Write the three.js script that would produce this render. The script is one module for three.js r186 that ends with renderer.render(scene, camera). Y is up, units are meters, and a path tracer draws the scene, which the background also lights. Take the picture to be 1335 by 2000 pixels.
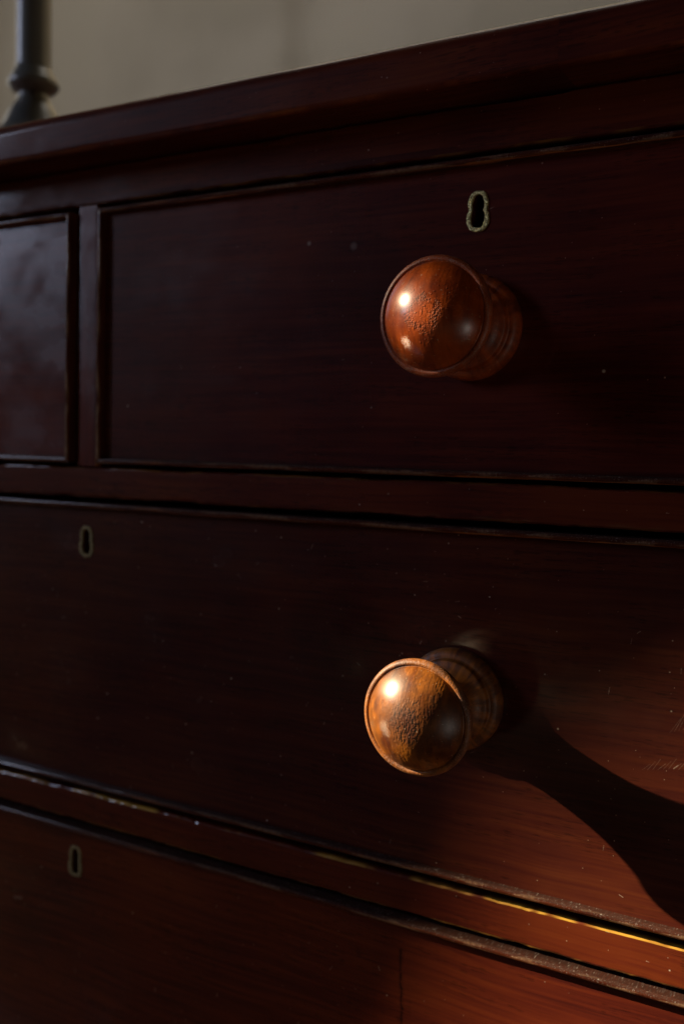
import * as THREE from 'three';
import { mergeGeometries } from 'three/addons/utils/BufferGeometryUtils.js';
import { RectAreaLightUniformsLib } from 'three/addons/lights/RectAreaLightUniformsLib.js';

// ---------------------------------------------------------------- camera, light, exposure
const D = 0.43, EYE = 0.86;                       // camera distance from the drawer fronts, camera height
const X = (v) => v * D, Y = (v) => EYE + v * D;   // front-plane units to metres
const scene = new THREE.Scene();
scene.background = new THREE.Color(0x000000);
const camera = new THREE.PerspectiveCamera(54.44, 683 / 1024, 0.02, 30);
camera.position.set(0, EYE, D);
camera.quaternion.setFromRotationMatrix(new THREE.Matrix4().makeBasis(
  new THREE.Vector3(0.86456, 0.02439, -0.50194), new THREE.Vector3(-0.05226, 0.99777, -0.04153), new THREE.Vector3(0.4998, 0.06213, 0.86391)));
camera.focus = 0.427; camera.userData.fStop = 5.6;
const renderer = new THREE.WebGLRenderer({ antialias: true });
renderer.setSize(683, 1024);
renderer.toneMapping = THREE.LinearToneMapping;
renderer.toneMappingExposure = 2.9;
renderer.shadowMap.enabled = true;

const LDIR = new THREE.Vector3(-0.849, 0.4245, 0.314).normalize();
const sun = new THREE.DirectionalLight(new THREE.Color(1, 0.8, 0.5), 5);
sun.position.copy(LDIR).multiplyScalar(6).add(new THREE.Vector3(-0.2, EYE - 0.1, 0));
sun.target.position.set(-0.2, EYE - 0.1, 0);
sun.castShadow = true; sun.shadow.radius = 1.15;
sun.shadow.mapSize.set(4096, 4096);
Object.assign(sun.shadow.camera, { left: -1.6, right: 1.6, top: 1.6, bottom: -1.6, near: 0.1, far: 12 });
scene.add(sun, sun.target);

RectAreaLightUniformsLib.init();
const XW = -2.8;                                  // inner face of the unseen left wall
function areaLight(color, intensity, w, h, at, to) {
  const l = new THREE.RectAreaLight(color, intensity, w, h);
  l.position.set(...at); l.lookAt(...to); scene.add(l); return l;
}
// unseen sources: cool left, warm rear left, low right; overhead one is added fill
const UNSEEN_LEFT = [XW + 0.03, 2.0, 1.5, 0.6, 1.15], UNSEEN_REAR = [XW + 0.03, 1.75, -0.62, 0.8, 1.5], UNSEEN_LOW = [1.62, 0.22, 1.25, 0.13, 0.25], FILL_TOP = [-0.9, 2.9, -0.95, 2.2, 0.5];
areaLight(new THREE.Color(0.66, 0.74, 1), 3.3, UNSEEN_LEFT[3], UNSEEN_LEFT[4], UNSEEN_LEFT.slice(0, 3), [0, UNSEEN_LEFT[1], UNSEEN_LEFT[2]]);
areaLight(new THREE.Color(1, 0.94, 0.83), 0.36, UNSEEN_REAR[3], UNSEEN_REAR[4], UNSEEN_REAR.slice(0, 3), [0, UNSEEN_REAR[1], UNSEEN_REAR[2]]);
const topFill = areaLight(new THREE.Color(1, 0.91, 0.78), 0.68, FILL_TOP[3], FILL_TOP[4], FILL_TOP.slice(0, 3), [FILL_TOP[0], 0, FILL_TOP[2] - 0.001]);  // added overhead fill that evens out the wall
const lowLight = areaLight(new THREE.Color(1, 0.93, 0.83), 7.5, UNSEEN_LOW[3], UNSEEN_LOW[4], UNSEEN_LOW.slice(0, 3), [-0.18, 0.8, 0.03]);

// ---------------------------------------------------------------- helpers
let seedState = 1;
const rnd = () => { seedState = (seedState * 1664525 + 1013904223) >>> 0; return seedState / 4294967296; };
const clamp = (v, a = 0, b = 1) => Math.min(b, Math.max(a, v));
const mix = (a, b, t) => a + (b - a) * t;
const smooth = (a, b, v) => { const t = clamp((v - a) / (b - a)); return t * t * (3 - 2 * t); };
const LAT = new Float32Array(65536);
seedState = 77; for (let i = 0; i < 65536; i++) LAT[i] = rnd();
function vn(x, y, s = 0) {                        // value noise, 0..1
  const xi = Math.floor(x), yi = Math.floor(y); let fx = x - xi, fy = y - yi;
  fx = fx * fx * (3 - 2 * fx); fy = fy * fy * (3 - 2 * fy);
  const h = (a, b) => LAT[(Math.imul(a, 374761) + Math.imul(b, 668265) + Math.imul(s, 97531) >>> 3) & 65535];
  const a = h(xi, yi), b = h(xi + 1, yi), c = h(xi, yi + 1), d = h(xi + 1, yi + 1);
  return a + (b - a) * fx + (c - a) * fy + (a - b - c + d) * fx * fy;
}
const fbm = (x, y, s, o = 4) => { let v = 0, a = 0.5, n = 0; for (let i = 0; i < o; i++) { v += a * vn(x, y, s + i * 7); n += a; a *= 0.5; x *= 2.03; y *= 2.03; } return v / n; };
const enc = (c) => Math.round(255 * clamp(c <= 0.0031308 ? 12.92 * c : 1.055 * Math.pow(c, 1 / 2.4) - 0.055));
function dataTex(w, h, fill, srgb) {
  const a = new Uint8Array(w * h * 4), px = [0, 0, 0];
  for (let j = 0; j < h; j++) for (let i = 0; i < w; i++) {
    fill(i, j, px); const k = (j * w + i) * 4;
    for (let c = 0; c < 3; c++) a[k + c] = srgb ? enc(px[c]) : Math.round(255 * clamp(px[c]));
    a[k + 3] = 255;
  }
  const t = new THREE.DataTexture(a, w, h, THREE.RGBAFormat);
  t.magFilter = THREE.LinearFilter; t.minFilter = THREE.LinearMipmapLinearFilter; t.generateMipmaps = true;
  t.wrapS = t.wrapT = THREE.RepeatWrapping; if (srgb) t.colorSpace = THREE.SRGBColorSpace; t.needsUpdate = true;
  return t;
}
const counts = {};
const numbered = (n) => { const k = counts[n] = (counts[n] ?? -1) + 1; return k ? `${n}_${String(k).padStart(3, '0')}` : n; };
function part(name, geo, mat, parent, label) {
  const m = new THREE.Mesh(geo, mat); m.name = parent === scene ? numbered(name) : name; m.castShadow = m.receiveShadow = true;
  if (label) m.userData.label = label;
  parent.add(m); return m;
}
function struct(name, geo, mat) { const m = part(name, geo, mat, scene); m.userData.kind = 'structure'; return m; }
function thing(name, label, category) { const g = new THREE.Group(); g.name = numbered(name); g.userData = { label, category }; scene.add(g); return g; }

// open profile [[z, y, tag]...] swept along x (or along y when vertical), with mitre, jitter and colours per vertex
function sweep(prof, x0, x1, n, { jitter, tint, mitre, vertical, closed } = {}) {
  const m = prof.length, pos = [], uv = [], col = [], idx = [];
  let len = [0]; for (let i = 1; i < m; i++) len.push(len[i - 1] + Math.hypot(prof[i][0] - prof[i - 1][0], prof[i][1] - prof[i - 1][1]));
  for (let k = 0; k <= n; k++) for (let i = 0; i < m; i++) {
    let [z, y, t] = prof[i]; let s = k / n;
    const inset = mitre ? Math.abs(y - mitre) : 0;
    let a = mix(x0 + inset, x1 - inset, s);
    if (jitter) { const d = jitter(a, i, t || 0); z += d[0]; y += d[1]; }
    if (vertical) pos.push(y, a, z); else pos.push(a, y, z);
    uv.push(a, len[i]);
    const c = tint ? tint(a, i, t || 0) : [1, 1, 1]; col.push(...c);
  }
  for (let k = 0; k < n; k++) for (let i = 0; i < m - 1; i++) { const a = k * m + i, b = a + 1, c = a + m, d = c + 1; vertical ? idx.push(a, b, c, b, d, c) : idx.push(a, c, b, b, c, d); }
  const g = new THREE.BufferGeometry();
  g.setAttribute('position', new THREE.Float32BufferAttribute(pos, 3)); g.setAttribute('uv', new THREE.Float32BufferAttribute(uv, 2)); g.setAttribute('color', new THREE.Float32BufferAttribute(col, 3));
  g.setIndex(idx); g.computeVertexNormals(); return g;
}
function box(x0, x1, y0, y1, z0, z1) {
  const g = new THREE.BoxGeometry(x1 - x0, y1 - y0, z1 - z0); g.translate((x0 + x1) / 2, (y0 + y1) / 2, (z0 + z1) / 2);
  const p = g.attributes.position, n = g.attributes.normal, u = g.attributes.uv;
  for (let i = 0; i < p.count; i++) {
    const a = Math.abs(n.getX(i)) > 0.5, b = Math.abs(n.getY(i)) > 0.5;
    u.setXY(i, a ? p.getZ(i) : p.getX(i), b ? p.getZ(i) : p.getY(i));
  }
  g.setAttribute('color', new THREE.Float32BufferAttribute(new Float32Array(p.count * 3).fill(1), 3));
  return g;
}

// ---------------------------------------------------------------- wood
// a sheet mx by my metres; marks = extra dust, scratches, cracks in metres from its lower left corner
function wood({ w = 2048, h = 1024, mx, my, seed, gloss = 0.13, wave = 0.006, tone = [1, 1, 1], red = 0.5, marks = [], dust = 260, pores = 1 }) {
  const sx = mx / w, sy = my / h;
  const over = new Float32Array(w * h);           // + light dust, - dark crack
  const blot = (cx, cy, r, v) => {
    const i0 = Math.floor((cx - r) / sx), i1 = Math.ceil((cx + r) / sx), j0 = Math.floor((cy - r) / sy), j1 = Math.ceil((cy + r) / sy);
    for (let j = j0; j <= j1; j++) for (let i = i0; i <= i1; i++) {
      if (i < 0 || j < 0 || i >= w || j >= h) continue;
      const d = Math.hypot(i * sx - cx, j * sy - cy) / r; if (d < 1) { const k = j * w + i; over[k] = Math.abs(v) > Math.abs(over[k]) ? v * Math.min(1, 1.6 * (1 - d)) : over[k]; }
    }
  };
  const line = (x0, y0, x1, y1, r, v, wob = 0) => { const n = Math.ceil(Math.hypot(x1 - x0, y1 - y0) / (r * 0.5)); for (let k = 0; k <= n; k++) { const t = k / n; blot(mix(x0, x1, t) + wob * (vn(t * 9, seed, 5) - 0.5), mix(y0, y1, t) + wob * (vn(t * 7, seed, 9) - 0.5), r * (0.6 + 0.6 * vn(t * 13, 1, seed)), v); } };
  seedState = seed * 7919 + 13;
  for (let k = 0; k < dust; k++) {
    const x = rnd() * mx, y = rnd() * my, r = 0.00022 + 0.0004 * rnd() ** 4;
    if (rnd() < 0.1) { const a = rnd() * 6.28, l = 0.0008 + 0.0022 * rnd(); line(x, y, x + l * Math.cos(a), y + l * Math.sin(a), 0.0002, 0.3 + 0.5 * rnd()); } else blot(x, y, r, 0.3 + 0.7 * rnd() ** 1.5);
  }
  for (const m of marks) m.length === 4 ? blot(...m) : line(...m);
  const bumpBuf = new Float32Array(w * h);
  const map = dataTex(w, h, (i, j, px) => {
    const x = i * sx, y = j * sy;
    const wy = y + wave * (fbm(x * 5, y * 9, seed, 3) - 0.5) + 0.0012 * vn(x * 40, y * 30, seed);
    const broad = fbm(x * 4, wy * 55, seed + 3, 4);
    const fine = vn(x * 22, wy * 620, seed + 11) * 0.6 + vn(x * 45, wy * 1300, seed + 12) * 0.4;
    const ribbon = vn(x * 26 + 3 * vn(x * 3, y * 8, 4), y * 9, seed + 20);
    const fleck = smooth(0.62, 0.88, vn(x * 210, wy * 2600, seed + 31)) * smooth(0.25, 0.7, vn(x * 30, wy * 160, seed + 33)) * pores;
    const cloud = fbm(x * 14, y * 16, seed + 41, 4);
    let t = clamp(0.5 + 0.6 * (broad - 0.5) + 0.75 * (fine - 0.5) + 0.25 * (ribbon - 0.5) + 0.75 * (cloud - 0.5));
    let r = mix(0.058, 0.165, t), g = mix(0.0068, 0.0255, t * t * 0.5 + t * 0.5), b = mix(0.0052, 0.0078, t);
    const d = 1 - 0.42 * fleck; r *= d * tone[0]; g *= d * tone[1]; b *= d * tone[2];
    const o = over[j * w + i];
    if (o > 0) { r = mix(r, 0.62, o); g = mix(g, 0.53, o); b = mix(b, 0.45, o); } else if (o < 0) { r *= 1 + o; g *= 1 + o; b *= 1 + o; }
    px[0] = r; px[1] = g; px[2] = b;
    bumpBuf[j * w + i] = 0.5 - 0.08 * fleck + 0.05 * (fine - 0.5) + 0.25 * Math.min(o, 0.4) + 0.6 * (fbm(x * 45, y * 60, seed + 71, 3) - 0.5);
  }, true);
  const bump = dataTex(w / 2, h / 2, (i, j, px) => { px[0] = px[1] = px[2] = bumpBuf[j * 2 * w + i * 2]; });
  const rough = dataTex(w / 4, h / 4, (i, j, px) => {
    const x = i * sx * 4, y = j * sy * 4;
    const s = fbm(x * 30, y * 38, seed + 51, 5), f = fbm(x * 110, y * 150, seed + 57, 3);
    px[0] = 1; px[1] = clamp(gloss * (1 + 1.3 * (s - 0.5) + 0.6 * (f - 0.5)), 0.05, 1); px[2] = 0;
  });
  for (const t of [map, bump, rough]) { t.repeat.set(1 / mx, 1 / my); }
  return { map, bump, rough };
}
function woodMat(t, x0, y0, extra = {}) {         // x0, y0: metres where the sheet's corner lies
  const at = (tex) => { const c = tex.clone(); c.offset.set(-x0 * tex.repeat.x, -y0 * tex.repeat.y); c.needsUpdate = true; return c; };
  return new THREE.MeshPhysicalMaterial({ map: at(t.map), bumpMap: at(t.bump), bumpScale: 0.00044, roughness: 0.5, clearcoat: 1, clearcoatRoughness: 1, clearcoatRoughnessMap: at(t.rough), specularIntensity: 0.22, vertexColors: true, ...extra });
}
const SX0 = X(-1.25), SMX = 0.5;                  // every sheet spans the visible half metre
const sheet = (y0, y1, o) => woodMat(wood({ mx: SMX, my: (y1 - y0) * D + 0.01, ...o }), SX0, Y(y0) - 0.005);
const P = (x, y, y0) => [x * D - SX0, (y - y0) * D + 0.005];  // front-plane point to sheet metres

const mShort = sheet(-0.03, 0.32, { seed: 3, h: 768, tone: [0.72, 0.72, 0.9], dust: 120, marks: [[...P(-0.632, 0.24, -0.03), 0.0014, 0.4], [...P(-0.572, 0.232, -0.03), 0.0024, 0.2], [...P(-0.28, 0.085, -0.03), 0.001, 1], [...P(-0.6, -0.045, -0.03), 0.0008, 0.9]] });
const long1Marks = [];
for (let k = 0; k < 12; k++) { const [x, y] = P(-0.2 + 0.004 * k, -0.27 + 0.0016 * k, -0.49); long1Marks.push([x, y, x + 0.004, y + 0.0065 + 0.002 * (k % 3), 0.00016, 0.16 + 0.04 * (k % 4)]); }
for (let k = 0; k < 9; k++) { const [x, y] = P(-0.225 + 0.005 * k, -0.312 + 0.001 * k, -0.49); long1Marks.push([x, y, x + 0.003, y + 0.003 + 0.001 * (k % 3), 0.00015, 0.14 + 0.03 * (k % 4)]); }
const mLong1 = sheet(-0.49, -0.07, { seed: 8, h: 1024, gloss: 0.19, wave: 0.009, dust: 420, tone: [0.56, 0.76, 0.85], marks: long1Marks });
const mLong2 = sheet(-1.06, -0.53, { seed: 14, h: 1024, gloss: 0.16, wave: 0.016, dust: 420, tone: [0.88, 1.05, 0.9], marks: [[...P(-0.487, -0.573, -1.06), ...P(-0.481, -0.69, -1.06), 0.0015, -0.68, 0.0009], [...P(-0.486, -0.6, -1.06), ...P(-0.4835, -0.64, -1.06), 0.0012, -0.75, 0.0008], [...P(-1.118, -0.668, -1.06), ...P(-1.105, -0.666, -1.06), 0.0009, 0.35]] });
const tFrame = wood({ mx: SMX, my: 0.25, seed: 21, dust: 300, tone: [0.84, 1.02, 0.85] });
const mFrame = woodMat(tFrame, SX0, Y(-0.1));
const mLeft = woodMat(wood({ w: 1024, h: 512, mx: SMX, my: 0.25, seed: 27, dust: 120, gloss: 0.25, tone: [1, 0.95, 1.05] }), SX0 - 0.17, Y(-0.3));
const mDark = new THREE.MeshStandardMaterial({ color: new THREE.Color().setRGB(0.03, 0.015, 0.01), roughness: 0.9 });

// bead strip: u along, v round the profile from its upper side to its lower side
const beadTex = (seed, dusty, chipGlints) => {
  const map = dataTex(2048, 64, (i, j, px) => {
    const x = i / 2048 * 0.5, v = j / 64;
    const n = fbm(x * 28, v * 11, seed, 4), f = vn(x * 1500, v * 16, seed + 2), g = vn(x * 3200, v * 30, seed + 3);
    let r = mix(0.03, 0.12, n), gr = mix(0.007, 0.025, n), b = mix(0.004, 0.009, n);
    const worn = smooth(0.6, 0.75, fbm(x * 40, v * 14, seed + 9, 3)) * smooth(0.3, 0.7, v) * 0.8;
    r = mix(r, 0.36, worn); gr = mix(gr, 0.12, worn); b = mix(b, 0.03, worn);
    const top = smooth(0.5, 0.38, v + 0.09 * (f - 0.5) + 0.05 * (vn(x * 30, 2, seed + 5) - 0.5)), speck = smooth(0.62, 0.9, g) * (0.4 + 0.6 * f);
    const d = dusty * top * (0.72 + 0.28 * f), q = dusty * clamp(0.13 * speck * smooth(0.62, 0.45, v) + 0.5 * smooth(0.9, 0.97, g) * smooth(0.85, 0.6, v));
    r = mix(r, 0.022, d * 0.7); gr = mix(gr, 0.019, d * 0.7); b = mix(b, 0.018, d * 0.7);
    const chipGlint = smooth(dusty > 0.5 ? 0.53 : 0.46, dusty > 0.5 ? 0.63 : 0.58, fbm(x * 70, v * 8, seed + 19, 4)) * smooth(0.22, 0.05, Math.abs(v - 0.52)) * (0.3 + 0.7 * f); r = mix(r, 0.42, chipGlint * chipGlints); gr = mix(gr, 0.27, chipGlint * chipGlints); b = mix(b, 0.16, chipGlint * chipGlints);  // chips along the nose; their pale colour also stands in for glints
    px[0] = mix(r, 0.4, q); px[1] = mix(gr, 0.38, q); px[2] = mix(b, 0.37, q);
  }, true);
  const bump = dataTex(1024, 32, (i, j, px) => { px[0] = px[1] = px[2] = 0.5 + 0.6 * (vn(i * 0.8, j * 0.9, seed + 4) - 0.5) + 0.4 * (vn(i * 0.11, j * 0.3, seed + 6) - 0.5); });
  map.repeat.set(2, 1); bump.repeat.set(2, 1);
  return new THREE.MeshPhysicalMaterial({ map, bumpMap: bump, bumpScale: 0.00008, roughness: 0.5, specularIntensity: 0.08, clearcoat: 0.55, clearcoatRoughness: 0.14, vertexColors: true });
};
const mBeadDusty = beadTex(31, 1, 0.32), mBead = beadTex(47, 0.12, 1); mBead.bumpScale = 0.00005; mBead.clearcoatRoughness = 0.08; mBead.clearcoat = 0.9;

// ---------------------------------------------------------------- the chest
const chest = thing('chest_of_drawers', 'dark red mahogany chest of drawers with turned wooden knobs', 'chest of drawers');
const XL = -2.08, XR = 0.116;                     // drawer openings, front-plane units
const wear = (x, s) => smooth(0.4, 0.64, fbm(x * 70, s * 3.7, 61 + s, 3));
// rails: square-edged strips whose worn arrises show bare wood
function railGeo(y0, y1, x0, x1, n, s, vertical, wornTop = 1, wornLow = 0.6) {
  const e = 0.00065, zb = -0.05;
  const dent = (x, k) => 0.0011 * smooth(0.78, 0.93, vn(x * 34, k, s + 9)) + 0.0006 * smooth(0.8, 0.9, vn(x * 130, k, s + 10));
  const prof = [[zb, y1], [-0.004, y1], [-e * 1.6, y1, 1], [-e * 0.5, y1 - e * 0.45, 2], [0, y1 - e * 1.7, 3], [0, y1 - e * 2.6, 7], [0, y1 - 0.004], [0, y0 + 0.004], [0, y0 + e * 2.3, 7], [0, y0 + e * 1.4, 4], [-e * 0.5, y0 + e * 0.3, 5], [-e * 1.5, y0, 6], [-0.004, y0], [zb, y0]];
  return sweep(prof, x0, x1, n, {
    vertical,
    jitter: (x, i, t) => t && t < 7 ? [-0.0004 * vn(x * 260, i, s) * (t % 3 ? 1 : 0.4), (t < 4 ? -1 : 1) * 0.0007 * (0.6 * vn(x * 120, t < 4 ? 1 : 2, s + 1) ** 2 + 0.4 * vn(x * 420, t, s + 2)) + (t < 4 ? -1 : 1) * dent(x, t < 4 ? 1 : 2) * (t === 3 || t === 4 ? 1.2 : 0.7)] : [0, 0],
    tint: (x, i, t) => { const w = t === 2 || t === 3 || t === 1 ? wornTop * wear(x, s) : t >= 4 && t < 7 ? wornLow * wear(x, s + 5) : 0; return [1 + 3.8 * w, 1 + 15 * w, 1 + 6 * w]; },
  });
}
part('rail', railGeo(Y(-0.0735), Y(-0.0305), X(XL - 0.03), X(XR + 0.03), 700, 3, false, 0.22, 0.12), mFrame, chest);
part('rail', railGeo(Y(-0.5265), Y(-0.4825), X(XL - 0.03), X(XR + 0.03), 1100, 4, false, 1, 0.6), mFrame, chest);
part('rail', railGeo(Y(-1.12), Y(-1.07), X(XL - 0.03), X(XR + 0.03), 60, 5), mFrame, chest);
part('frieze', railGeo(Y(0.3185), Y(0.3702) - 0.0004, X(XL - 0.03), X(XR + 0.03), 500, 6, false, 0, 0.3), mFrame, chest);
part('divider', railGeo(X(-1.0015), X(-0.9625), Y(-0.0301), Y(0.3181), 160, 7, true, 0.5, 0.3), mLeft, chest);
part('plinth', box(X(XL - 0.065), X(XR + 0.065), 0.002, Y(-1.1205), -0.46, 0.012), mFrame, chest);
for (const [a, b] of [[XL - 0.065, XL - 0.0303], [XR + 0.0303, XR + 0.065]]) part('side_panel', box(X(a), X(b), Y(-1.1198), Y(0.3700), -0.46, 0), mFrame, chest);
part('back_panel', box(X(XL - 0.03), X(XR + 0.03), Y(-1.1195), Y(0.3695), -0.459, -0.45), mDark, chest);
{ // top with a moulded nosing
  const zt = 0.058 * D, prof = [[-0.47, Y(0.4255)]], yt = Y(0.4255), yb = Y(0.3705);
  for (let k = 0; k <= 8; k++) { const a = Math.PI / 2 * (1 - k / 8); prof.push([zt - 0.0085 + 0.0085 * Math.cos(a), yt - 0.0085 + 0.0085 * Math.sin(a)]); }
  const nTop = prof.length; prof.push([zt, yb + 0.006]);
  for (let k = 0; k <= 6; k++) { const a = Math.PI / 2 * k / 6; prof.push([zt - 0.0032 + 0.0032 * Math.cos(a), yb + 0.0032 - 0.0032 * Math.sin(a)]); }
  prof.push([zt - 0.006, yb], [-0.47, yb]);
  const g = sweep(prof, X(XL - 0.1), X(XR + 0.1), 500, {
    jitter: (x, i) => i > 0 && i < prof.length - 1 ? [0.0003 * (vn(x * 30, i * 0.3, 71) - 0.5), 0.0003 * (vn(x * 24, i * 0.3, 72) - 0.5)] : [0, 0],
    tint: (x, i) => { const w = i >= 2 && i <= 4 ? 0.55 * wear(x, 9) + 0.25 : i >= nTop + 3 && i <= nTop + 5 ? 0.5 * wear(x, 12) : 0; return [1 + 1.3 * w, 1 + 2.6 * w, 1 + 1.2 * w]; },
  });
  const caps = [X(XL - 0.1), X(XR + 0.1)].map((x, k) => { const s = new THREE.Shape(prof.map((p) => new THREE.Vector2(p[0], p[1]))); const c = new THREE.ShapeGeometry(s); c.rotateY(-Math.PI / 2); c.translate(x, 0, 0); c.setAttribute('color', new THREE.Float32BufferAttribute(new Float32Array(c.attributes.position.count * 3).fill(1), 3)); return c; });
  part('top', mergeGeometries([g, ...caps]), woodMat(tFrame, SX0 - 0.1, Y(0.1), { clearcoat: 0.35 }), chest);
}

// keyhole outlines, metres about the hole's centre: a waisted slot
function slot(hw, hh, waist, wob, s, sq = 0.92) {
  const pts = [];
  for (let k = 0; k < 64; k++) {
    const a = k / 64 * Math.PI * 2, c = Math.cos(a), n = Math.sin(a);
    const y = hh * Math.sign(n) * Math.abs(n) ** sq, t = y / hh;
    let x = hw * Math.sign(c) * Math.abs(c) ** (sq - 0.2) * (1 - waist * (1 - smooth(0, 0.6, Math.abs(t + 0.05))) + (t < 0 ? 0.09 : -0.05));
    const w = wob * (vn(c * 3 + 9, n * 3 + 9, s) - 0.5 + 0.7 * (vn(c * 8 + 9, n * 8 + 9, s + 1) - 0.5));
    pts.push(new THREE.Vector2(x + w * c, y + w * n));
  }
  return pts;
}
const brassTex = dataTex(256, 256, (i, j, px) => {
  const n = fbm(i / 9, j / 9, 5, 4), f = vn(i / 2.2, j / 2.2, 8);
  const d = smooth(0.5, 0.7, fbm(i / 6, j / 6, 15, 3));
  px[0] = mix(0.8, 0.16, d) * (0.6 + 0.7 * n) + 0.2 * smooth(0.8, 1, f); px[1] = mix(0.68, 0.13, d) * (0.6 + 0.7 * n) + 0.18 * smooth(0.8, 1, f); px[2] = mix(0.3, 0.05, d) * (0.6 + 0.7 * n) + 0.13 * smooth(0.8, 1, f);
}, true);
const brassBump = dataTex(256, 256, (i, j, px) => { px[0] = px[1] = px[2] = fbm(i / 5, j / 5, 25, 4); });
for (const t of [brassTex, brassBump]) t.repeat.set(40, 40);
const mBrass = new THREE.MeshPhysicalMaterial({ map: brassTex, bumpMap: brassBump, bumpScale: 0.0006, roughness: 0.36, metalness: 0.7 });
const mBrassDull = new THREE.MeshPhysicalMaterial({ map: brassTex, bumpMap: brassBump, bumpScale: 0.0007, color: new THREE.Color(0.5, 0.46, 0.46), roughness: 0.6, metalness: 0.3 });

// knobs: turned profile in front-plane units, [height, radius]
function knobGeo(seed) {
  const pts = [];
  const R = 0.0668, r0 = 0.0523, h0 = 0.104, hc = h0 - Math.sqrt(R * R - r0 * r0);
  for (let k = 0; k <= 40; k++) { const a = Math.asin(r0 / R) * k / 40; pts.push([hc + R * Math.cos(a), R * Math.sin(a)]); }
  pts.push([0.1028, 0.0526], [0.1021, 0.0531], [0.1023, 0.0537]);                                   // quirk between face and rim
  for (let k = 0; k <= 10; k++) { const a = Math.PI * (0.5 - k / 10 * 0.98); pts.push([0.0978 + 0.0054 * Math.sin(a), 0.055 + 0.0052 * Math.cos(a)]); }
  const spl = new THREE.CatmullRomCurve3([[0.0935, 0.0535], [0.089, 0.0505], [0.08, 0.0425], [0.068, 0.0345], [0.055, 0.031], [0.043, 0.0305], [0.034, 0.0335], [0.0285, 0.0385], [0.0255, 0.0445]].map((p) => new THREE.Vector3(p[0], p[1], 0)));
  for (const p of spl.getPoints(36)) pts.push([p.x, p.y]);
  pts.push([0.0246, 0.0456], [0.0226, 0.0460], [0.0212, 0.0462], [0.0206, 0.0467]);      // small ring on the collar
  for (let k = 0; k <= 12; k++) { const a = Math.PI / 2 * (1 - k / 12); pts.push([0.0075 + 0.0118 * Math.sin(a) ** 0.9, 0.0475 + 0.0092 * Math.cos(a)]); }
  pts.push([0.003, 0.0562], [0.0004, 0.0552]);
  const n = 160, pos = [], uv = [], idx = []; let arc = 0;
  const stretch = 1 / (0.2 * D * 2);
  for (let i = 0; i < pts.length; i++) {
    if (i) arc += Math.hypot(pts[i][0] - pts[i - 1][0], pts[i][1] - pts[i - 1][1]) * D;
    for (let k = 0; k <= n; k++) {
      const a = k / n * Math.PI * 2, wob = i > 40 ? 1 + 0.003 * (vn(Math.cos(a) * 3 + 7, Math.sin(a) * 3 + pts[i][0] * 60, seed) - 0.5) : 1;
      const r = pts[i][1] * D * wob;
      pos.push(r * Math.cos(a), r * Math.sin(a), pts[i][0] * D); uv.push(0.5 + arc * Math.cos(a) * stretch, 0.5 + arc * Math.sin(a) * stretch);
    }
  }
  const m = n + 1;
  for (let i = 0; i < pts.length - 1; i++) for (let k = 0; k < n; k++) { const a = i * m + k, b = a + 1, c = a + m, d = c + 1; idx.push(a, c, b, b, c, d); }
  const g = new THREE.BufferGeometry();
  g.setAttribute('position', new THREE.Float32BufferAttribute(pos, 3)); g.setAttribute('uv', new THREE.Float32BufferAttribute(uv, 2)); g.setIndex(idx); g.computeVertexNormals();
  const nn = g.attributes.normal; for (let i = 0; i < pts.length; i++) { // weld the seam's normals
    const a = i * m, b = a + n, v = new THREE.Vector3(nn.getX(a) + nn.getX(b), nn.getY(a) + nn.getY(b), nn.getZ(a) + nn.getZ(b)).normalize(); nn.setXYZ(a, v.x, v.y, v.z); nn.setXYZ(b, v.x, v.y, v.z); }
  for (let k = 0; k <= n; k++) nn.setXYZ(k, 0, 0, 1);
  return g;
}
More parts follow.
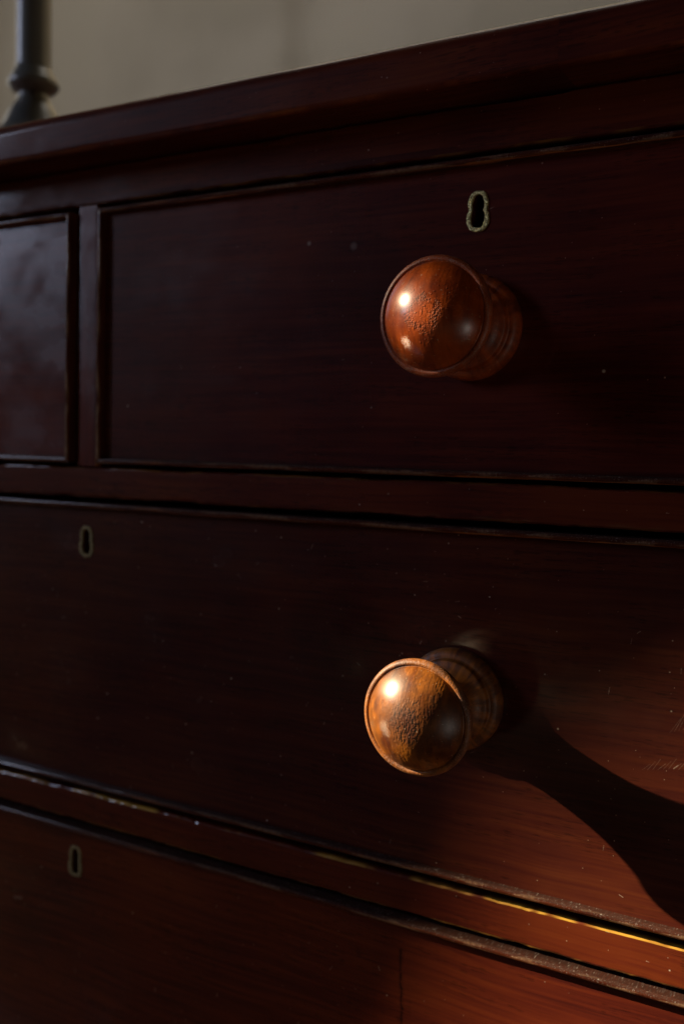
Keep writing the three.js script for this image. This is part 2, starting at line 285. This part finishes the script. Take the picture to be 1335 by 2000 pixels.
function knobMat(seed, amber) {
  const N = 1024, span = 0.4 * D;                 // metres across the sheet
  const patch = (x, y) => {                       // worn, crackled middle of the face
    const r = Math.hypot(x, y * (amber ? 0.85 : 1)), e = 0.0011 * (fbm(x * 300, y * 300, seed, 3) - 0.5) * 4;
    return amber ? smooth(0.0108, 0.0055, r + 1.3 * e) : smooth(0.0094, 0.0072, r + e) * smooth(0.2, 0.55, vn(x * 420, y * 420, seed + 60)) * (0.25 + 0.75 * smooth(0.003, 0.0062, r + e)) ;
  };
  const crackle = (x, y) => { const f = amber ? 1150 : 1300; if (amber) return 0.4 * Math.abs(vn(x * f, y * f * 0.8, seed + 5) - 0.5) * 2 + 0.35 * vn(wx(x, y) * 2000, y * 520, seed + 6) + 0.25 * vn(x * 420, y * 380, seed + 7); return 0.65 * Math.abs(vn(x * f, y * f, seed + 5) - 0.5) * 2 + 0.35 * vn(x * f * 2.1, y * f * 2.1, seed + 6); };
  const wx = (x, y) => x + 0.003 * (fbm(x * 90, y * 90, seed + 2, 3) - 0.5);
  const at = (i, j) => [(i / N - 0.5) * span, (j / N - 0.5) * span];
  const map = dataTex(N, N, (i, j, px) => {
    const [x, y] = at(i, j), r = Math.hypot(x, y), wx = x + 0.004 * (fbm(x * 80, y * 80, seed + 2, 3) - 0.5);
    const grain = fbm(wx * 300, y * 90, seed + 7, 4), pore = smooth(0.62, 0.85, vn(wx * 1900, y * 260, seed + 8)), cloud = fbm(x * 90, y * 90, seed + 9, 4), p = patch(x, y);
    let t = clamp(0.5 + (amber ? 0.85 : 0.9) * (grain - 0.5) + 1.5 * (cloud - 0.5)), R, G, B;
    if (amber) { R = mix(0.085, 0.42, t); G = mix(0.018, 0.135, t); B = mix(0.005, 0.012, t); } else { R = mix(0.15, 0.44, t); G = mix(0.02, 0.075, t); B = mix(0.003, 0.006, t); }
    const k = 1 - 0.18 * pore; R *= k; G *= k; B *= k;
    if (amber) { const stain = smooth(0.5, 0.66, fbm(x * 140 + 4, y * 100, seed + 15, 4)) * 0.55; const q = Math.max(stain, Math.max(p, 0.75 * smooth(0.0165, 0.009, r + 0.006 * (cloud - 0.5))) * 0.8 * (0.7 + 0.4 * crackle(x, y))); R = mix(R, 0.06, q); G = mix(G, 0.02, q); B = mix(B, 0.009, q); }
    else { const q = p * 0.35; R = mix(R, 0.16, q); G = mix(G, 0.045, q); B = mix(B, 0.018, q); }
    // dust and scuffs that gather on the rim
    const rim = smooth(0.0262, 0.0275, r) * smooth(0.0345, 0.031, r), sp = smooth(0.5, 0.8, vn(x * 2600, y * 2600, seed + 21)) * (0.3 + 0.7 * vn(x * 200, y * 200, seed + 22));
    const q = rim * sp * 0.55; R = mix(R, 0.42, q); G = mix(G, 0.25, q); B = mix(B, 0.2, q);
    const mote = smooth(0.93, 0.98, vn(x * 1500, y * 1500, seed + 33)) * 0.6; R = mix(R, 0.6, mote); G = mix(G, 0.5, mote); B = mix(B, 0.4, mote);
    px[0] = R; px[1] = G; px[2] = B;
  }, true);
  const bump = dataTex(N, N, (i, j, px) => {
    const [x, y] = at(i, j), r = Math.hypot(x, y), p = patch(x, y), rim = smooth(0.0262, 0.0275, r);
    const wave = fbm(x * 160, y * 160, seed + 41, 3), fine = vn(x * 1200, y * 1200, seed + 42);
    const spots = amber ? 0 : smooth(0.84, 0.92, vn(x * 800, y * 800, seed + 44)) * smooth(0.016, 0.009, Math.hypot(x - 0.003, y));
    px[0] = px[1] = px[2] = clamp(0.45 + 0.1 * (wave - 0.5) + (amber ? 0.08 : 0.05) * (fine - 0.5) + (amber ? 0.06 : 0.03) * (vn(wx(x, y) * 1500, y * 160, seed + 47) - 0.5) + p * 0.75 * (crackle(x, y) - 0.4) + rim * 0.1 * (vn(x * 2200, y * 2200, seed + 43) - 0.5) + spots * 0.4);
  });
  const rough = dataTex(512, 512, (i, j, px) => {
    const x = (i / 512 - 0.5) * span, y = (j / 512 - 0.5) * span, r = Math.hypot(x, y), p = patch(x, y), rim = smooth(0.0262, 0.0275, r);
    px[0] = 1; px[1] = clamp((amber ? 0.34 : 0.27) + 0.25 * (fbm(x * 120, y * 120, seed + 51, 4) - 0.5) + (amber ? 0.12 : 0.05) * p + 0.2 * rim); px[2] = 0;
  });
  return new THREE.MeshPhysicalMaterial({ map, bumpMap: bump, bumpScale: amber ? 0.001 : 0.001, roughness: 0.5, clearcoat: 1, clearcoatRoughness: 1, clearcoatRoughnessMap: rough, specularIntensity: 0.12 });
}
const knobA = knobGeo(5), mKnobRed = knobMat(103, false), mKnobAmber = knobMat(211, true);

function drawer(label, x0, x1, y0, y1, mat, { keyhole, hw = 0.0036, hh = 0.0076, sq = 0.92, waist = 0.17, ringW = 0.0021, brass = mBrassDull, knobs = [], ks = 1 } = {}) {
  const bw = 0.0032, bz = 0.0043, ax0 = X(x0), ax1 = X(x1), ay0 = Y(y0), ay1 = Y(y1);
  const s = new THREE.Shape(); s.moveTo(ax0 + bw, ay0 + bw); s.lineTo(ax1 - bw, ay0 + bw); s.lineTo(ax1 - bw, ay1 - bw); s.lineTo(ax0 + bw, ay1 - bw); s.closePath();
  const kx = keyhole && X(keyhole[0]), ky = keyhole && Y(keyhole[1]), inner = keyhole && slot(hw, hh, waist, 0.0004, ks, sq);
  if (keyhole) s.holes.push(new THREE.Path(inner.map((p) => new THREE.Vector2(p.x + kx, p.y + ky))));
  const g = new THREE.ExtrudeGeometry(s, { depth: 0.02, bevelEnabled: false, curveSegments: 8 }); g.translate(0, 0, -0.02);
  g.setAttribute('color', new THREE.Float32BufferAttribute(new Float32Array(g.attributes.position.count * 3).fill(1), 3));
  const d = part('drawer', g, mat, chest, label);
  // cock beads round the front; profile from the outer... upper side over the nose to the lower side
  const bead = (lo, hi, a, b, vertical, outer, m, seed) => {
    const c = (lo + hi) / 2, hwid = (hi - lo) / 2, prof = [[-0.016, hi], [bz - hwid, hi]];
    for (let k = 1; k < 10; k++) { const t = Math.PI / 2 - Math.PI * k / 10; prof.push([bz - hwid + hwid * Math.cos(t), c + hwid * Math.sin(t)]); }
    prof.push([bz - hwid, lo], [-0.016, lo]);
    const geo = sweep(prof, a, b, Math.ceil((b - a) / 0.0014), { vertical, mitre: outer, jitter: (x, i) => [0.0002 * (vn(x * 40, seed, 3) - 0.5) * (i > 0 && i < 12), 0.00016 * (vn(x * 30, seed, 8) - 0.5) + (i > 2 && i < 10 ? 0.0003 * (i < 6 ? -1 : 1) * smooth(0.8, 0.92, vn(x * 60, i < 6 ? 1 : 2, seed)) : 0)] });
    const u = geo.attributes.uv, total = u.getY(prof.length - 1); for (let i = 0; i < u.count; i++) u.setXY(i, u.getX(i), clamp(0.5 + (u.getY(i) - total / 2) / 0.011, 0.01, 0.99));
    part('cock_bead', geo, m, d);
  };
  bead(ay1 - bw, ay1, ax0, ax1, false, ay1, mBeadDusty, ks + 1); bead(ay0, ay0 + bw, ax0, ax1, false, ay0, mBeadDusty, ks + 2);
  bead(ax0, ax0 + bw, ay0, ay1, true, ax0, mBead, ks + 3); bead(ax1 - bw, ax1, ay0, ay1, true, ax1, mBead, ks + 4);
  if (keyhole) {
    const outer = new THREE.Shape(slot(hw + ringW, hh + ringW * 0.8, waist * 0.75, 0.00035, ks + 20, sq)); outer.holes.push(new THREE.Path(slot(hw - 0.0002, hh - 0.0002, waist, 0.0004, ks, sq)));
    const e = new THREE.ExtrudeGeometry(outer, { depth: 0.0006, bevelEnabled: true, bevelThickness: 0.0004, bevelSize: 0.0004, bevelOffset: -0.0004, bevelSegments: 2, curveSegments: 4 });
    e.translate(kx, ky, -0.0003); part('escutcheon', e, brass, d);
    part('lock_plate', box(kx - 0.02, kx + 0.02, ky - 0.02, ky + 0.02, -0.0245, -0.0205), mDark, d);
  }
  for (const [x, y, m, kl, turn] of knobs) { const k = part('knob', knobA, m, d, kl); k.position.set(X(x), Y(y), 0.0002); k.rotation.z = turn || 0; }
  return d;
}
drawer('short drawer on the right with a red-brown knob below a brass keyhole', -0.9575, XR, -0.0262, 0.3115, mShort, { keyhole: [-0.4205, 0.2566], brass: mBrass, knobs: [[-0.4215, 0.1335, mKnobRed, 'red-brown knob with a crackled ring on its face', 0]], ks: 11 });
drawer('short drawer on the left, its polish clouded', XL, -1.0075, -0.0262, 0.3115, mLeft, { keyhole: [-1.543, 0.2566], knobs: [[-1.543, 0.1335, mKnobRed, undefined, 2]], ks: 23 });
drawer('upper long drawer with an amber-brown knob', XL, XR, -0.4715, -0.0795, mLong1, { keyhole: [-0.9805, -0.1335], knobs: [[-0.428, -0.2687, mKnobAmber, 'amber-brown knob with a rough worn face', 0], [-1.536, -0.2687, mKnobAmber, undefined, 1.3]], ks: 37 });
drawer('lower long drawer with a dark vertical crack', XL, XR, -1.066, -0.5325, mLong2, { keyhole: [-0.9965, -0.585], sq: 0.6, waist: 0.03, hw: 0.003, knobs: [[-0.428, -0.83, mKnobAmber, undefined, 2.2], [-1.536, -0.83, mKnobAmber, undefined, 0.7]], ks: 53 });

// ---------------------------------------------------------------- candlestick on the chest
{
  const c = thing('candlestick', 'dark turned candlestick standing on top of the chest, cut off by the frame', 'candlestick');
  const m = new THREE.MeshPhysicalMaterial({ color: new THREE.Color().setRGB(0.16, 0.16, 0.145), roughness: 0.4, clearcoat: 1, clearcoatRoughness: 0.3 });
  const base = Y(0.4255) + 0.0002, hc = 0.0896;   // height of the collar above the top board
  c.position.set(-0.600, base, -0.122);
  const lathe = (p) => new THREE.LatheGeometry(new THREE.CatmullRomCurve3(p.map((q) => new THREE.Vector3(q[0], q[1], 0)), false, 'catmullrom', 0.3).getPoints(90).map((v) => new THREE.Vector2(Math.max(v.x, 0.0004), v.y)), 48);
  part('foot', lathe([[0.0005, 0], [0.045, 0], [0.046, 0.004], [0.043, 0.008], [0.036, 0.012], [0.032, hc - 0.045], [0.0245, hc - 0.034], [0.0185, hc - 0.022], [0.0128, hc - 0.013], [0.0118, hc - 0.0085]]), m, c);
  part('collar', lathe([[0.0118, hc - 0.0082], [0.0165, hc - 0.0052], [0.0192, hc - 0.0018], [0.0188, hc + 0.0018], [0.0172, hc + 0.0036], [0.0164, hc + 0.006], [0.0148, hc + 0.0085], [0.0138, hc + 0.012]]), m, c);
  part('shaft', lathe([[0.0136, hc + 0.0122], [0.0134, hc + 0.018], [0.0133, hc + 0.05], [0.013, hc + 0.16], [0.0135, hc + 0.172]]), m, c);
  part('candle_cup', lathe([[0.012, hc + 0.1722], [0.02, hc + 0.178], [0.018, hc + 0.19], [0.013, hc + 0.2], [0.014, hc + 0.215], [0.0005, hc + 0.215]]), m, c);
}

// ---------------------------------------------------------------- setting
const plasterBump = dataTex(512, 512, (i, j, px) => { px[0] = px[1] = px[2] = fbm(i / 20, j / 20, 81, 5); });
const plasterMap = dataTex(512, 512, (i, j, px) => { const n = fbm(i / 60, j / 60, 85, 5); const q = smooth(0.35, 0.65, n); px[0] = mix(0.45, 0.55, q); px[1] = mix(0.405, 0.5, q); px[2] = mix(0.33, 0.415, q); }, true);
plasterMap.repeat.set(0.25, 0.25); plasterBump.repeat.set(0.5, 0.5);
const mWall = new THREE.MeshStandardMaterial({ map: plasterMap, bumpMap: plasterBump, bumpScale: 0.002, roughness: 0.9 });
{
  // back wall in plan: left part slightly nearer, a soft step for the dark band, right set back
  const ZB = 1.6, xs = -1.335, s = new THREE.Shape(), dp = 0.034;
  s.moveTo(XW, ZB); s.lineTo(xs - 0.07, ZB); s.bezierCurveTo(xs - 0.01, ZB, xs - 0.02, ZB + dp, xs + 0.07, ZB + dp); s.lineTo(3, ZB + dp); s.lineTo(3, ZB + 0.4); s.lineTo(XW, ZB + 0.4); s.closePath();
  const g = new THREE.ExtrudeGeometry(s, { depth: 3, bevelEnabled: false, curveSegments: 24 }); g.rotateX(-Math.PI / 2);
  struct('wall', g, mWall);
  // left wall, out of view; openings cut to place the sun and a floor glint
  const z0 = -2, z1 = 3.2, o = new THREE.Shape(); o.moveTo(z0, 0); o.lineTo(z1, 0); o.lineTo(z1, 3); o.lineTo(z0, 3); o.closePath();
  for (const [a, b, lo, hi] of [[0.86, 1.12, 1.5, 2.298], [0.96, 1.12, 0.25, 0.72]]) o.holes.push(new THREE.Path([[a, lo], [a, hi], [b, hi], [b, lo]].map((p) => new THREE.Vector2(...p))));
  const w = new THREE.ExtrudeGeometry(o, { depth: 0.12, bevelEnabled: false }); w.rotateY(-Math.PI / 2); w.translate(XW, 0, 0);
  struct('unseen_wall_left', w, mWall);
}
{
  const n = dataTex(512, 512, (i, j, px) => { const t = fbm(i / 40, j / 6, 91, 4); px[0] = mix(0.14, 0.26, t); px[1] = mix(0.055, 0.11, t); px[2] = mix(0.015, 0.03, t); }, true);
  struct('floor', box(XW, 3, -0.05, 0, -1.6, 3.2), new THREE.MeshStandardMaterial({ map: n, roughness: 0.2 }));
}
{ // added out of view to keep floor reflections off the chest
  const t = thing('added_rug', 'dark brown floor covering added out of view to keep reflections in the chest dark', 'added_rug');
  t.position.set(-0.4, 0.001, 2.15); part('pile', box(-2.3, 2.3, 0, 0.012, -0.9, 0.95), new THREE.MeshStandardMaterial({ color: new THREE.Color().setRGB(0.03, 0.022, 0.018), roughness: 1 }), t);
}
{ // drape out of view, its edge shaped to bound the sunlight on the drawers
  const c = thing('unseen_curtain', 'linen drape out of view, its edge shaped to bound the sunlight on the chest', 'unseen_curtain');
  const pts = [[0, 0.80], [1.0, 0.82], [1.8, 0.944], [1.88, 0.955], [1.93, 0.96], [1.99, 0.965], [2.047, 0.981], [2.1, 0.998], [2.15, 1.012], [2.172, 1.011], [2.195, 1.0], [2.3, 1.0], [3, 1.0]];
  const edge = (y) => { let k = 0; while (y > pts[k + 1][0]) k++; return mix(pts[k][1], pts[k + 1][1], (y - pts[k][0]) / (pts[k + 1][0] - pts[k][0])); }, nU = 60, nV = 320, pos = [], idx = [];
  for (let v = 0; v <= nV; v++) for (let u = 0; u <= nU; u++) { const y = mix(0.03, 2.72, v / nV), z = mix(0.66, edge(y), u / nU); pos.push(XW + 0.05 + 0.018 * Math.sin(u * 0.9 + 0.3 * Math.sin(v * 0.05)), y, z); }
  for (let v = 0; v < nV; v++) for (let u = 0; u < nU; u++) { const a = v * (nU + 1) + u, b = a + 1, d = a + nU + 1; idx.push(a, b, d, b, d + 1, d); }
  const g = new THREE.BufferGeometry(); g.setAttribute('position', new THREE.Float32BufferAttribute(pos, 3)); g.setIndex(idx); g.computeVertexNormals();
  part('drape', g, new THREE.MeshPhysicalMaterial({ color: new THREE.Color().setRGB(0.75, 0.5, 0.24), roughness: 1, transmission: 0.45, thickness: 0, side: THREE.DoubleSide }), c);
  const rod = new THREE.CylinderGeometry(0.012, 0.012, 2, 16); rod.rotateX(Math.PI / 2); rod.translate(XW + 0.05, 2.735, 1.5); part('curtain_rod', rod, mDark, c);
}
{ // glowing faces of the unseen sources and of the added overhead fill
  const glow = (r, g, b, k) => new THREE.MeshStandardMaterial({ color: 0x111111, emissive: new THREE.Color(r, g, b), emissiveIntensity: k, roughness: 0.8 });
  for (const [w, label, m] of [[UNSEEN_LEFT, 'tall pale panel out of view, placed for the cool sheen at the left of the chest', glow(0.62, 0.78, 1, 0.05)], [UNSEEN_REAR, 'warm panel out of view at the rear left, placed to light the wall and the candlestick', glow(1, 0.93, 0.8, 0.05)]]) {
    const t = thing('window', label, 'window'); t.position.set(w[0] - 0.02, w[1], w[2]);
    part('glow_panel', box(-0.006, 0.006, -w[4] / 2, w[4] / 2, -w[3] / 2, w[3] / 2), m, t);
    for (const e of [-1, 1]) { part('frame', box(-0.008, 0.012, -w[4] / 2 - 0.05, w[4] / 2 + 0.05, e * (w[3] / 2 + 0.025) - 0.024, e * (w[3] / 2 + 0.025) + 0.024), mWall, t); }
  }
  const c = thing('added_fill_lamp', 'long flat overhead panel added out of view to light the wall evenly', 'added fill light'); c.position.copy(topFill.position);
  part('diffuser', box(-FILL_TOP[3] / 2, FILL_TOP[3] / 2, 0.006, 0.014, -FILL_TOP[4] / 2, FILL_TOP[4] / 2), glow(1, 0.93, 0.82, 0.1), c);
  part('housing', box(-FILL_TOP[3] / 2 - 0.01, FILL_TOP[3] / 2 + 0.01, 0.015, 0.09, -FILL_TOP[4] / 2 - 0.01, FILL_TOP[4] / 2 + 0.01), mDark, c);
  const t = thing('unseen_lamp', 'low box light out of view at the right, placed for the highlights on the knobs', 'unseen_lamp'); t.position.copy(lowLight.position); t.quaternion.copy(lowLight.quaternion);
  part('lamp_panel', box(-UNSEEN_LOW[3] / 2, UNSEEN_LOW[3] / 2, -UNSEEN_LOW[4] / 2, UNSEEN_LOW[4] / 2, 0.006, 0.014), glow(1, 0.97, 0.93, 0.3), t);
  part('housing', box(-UNSEEN_LOW[3] / 2 - 0.01, UNSEEN_LOW[3] / 2 + 0.01, -UNSEEN_LOW[4] / 2 - 0.01, UNSEEN_LOW[4] / 2 + 0.01, 0.015, 0.06), mDark, t);
}
renderer.render(scene, camera);
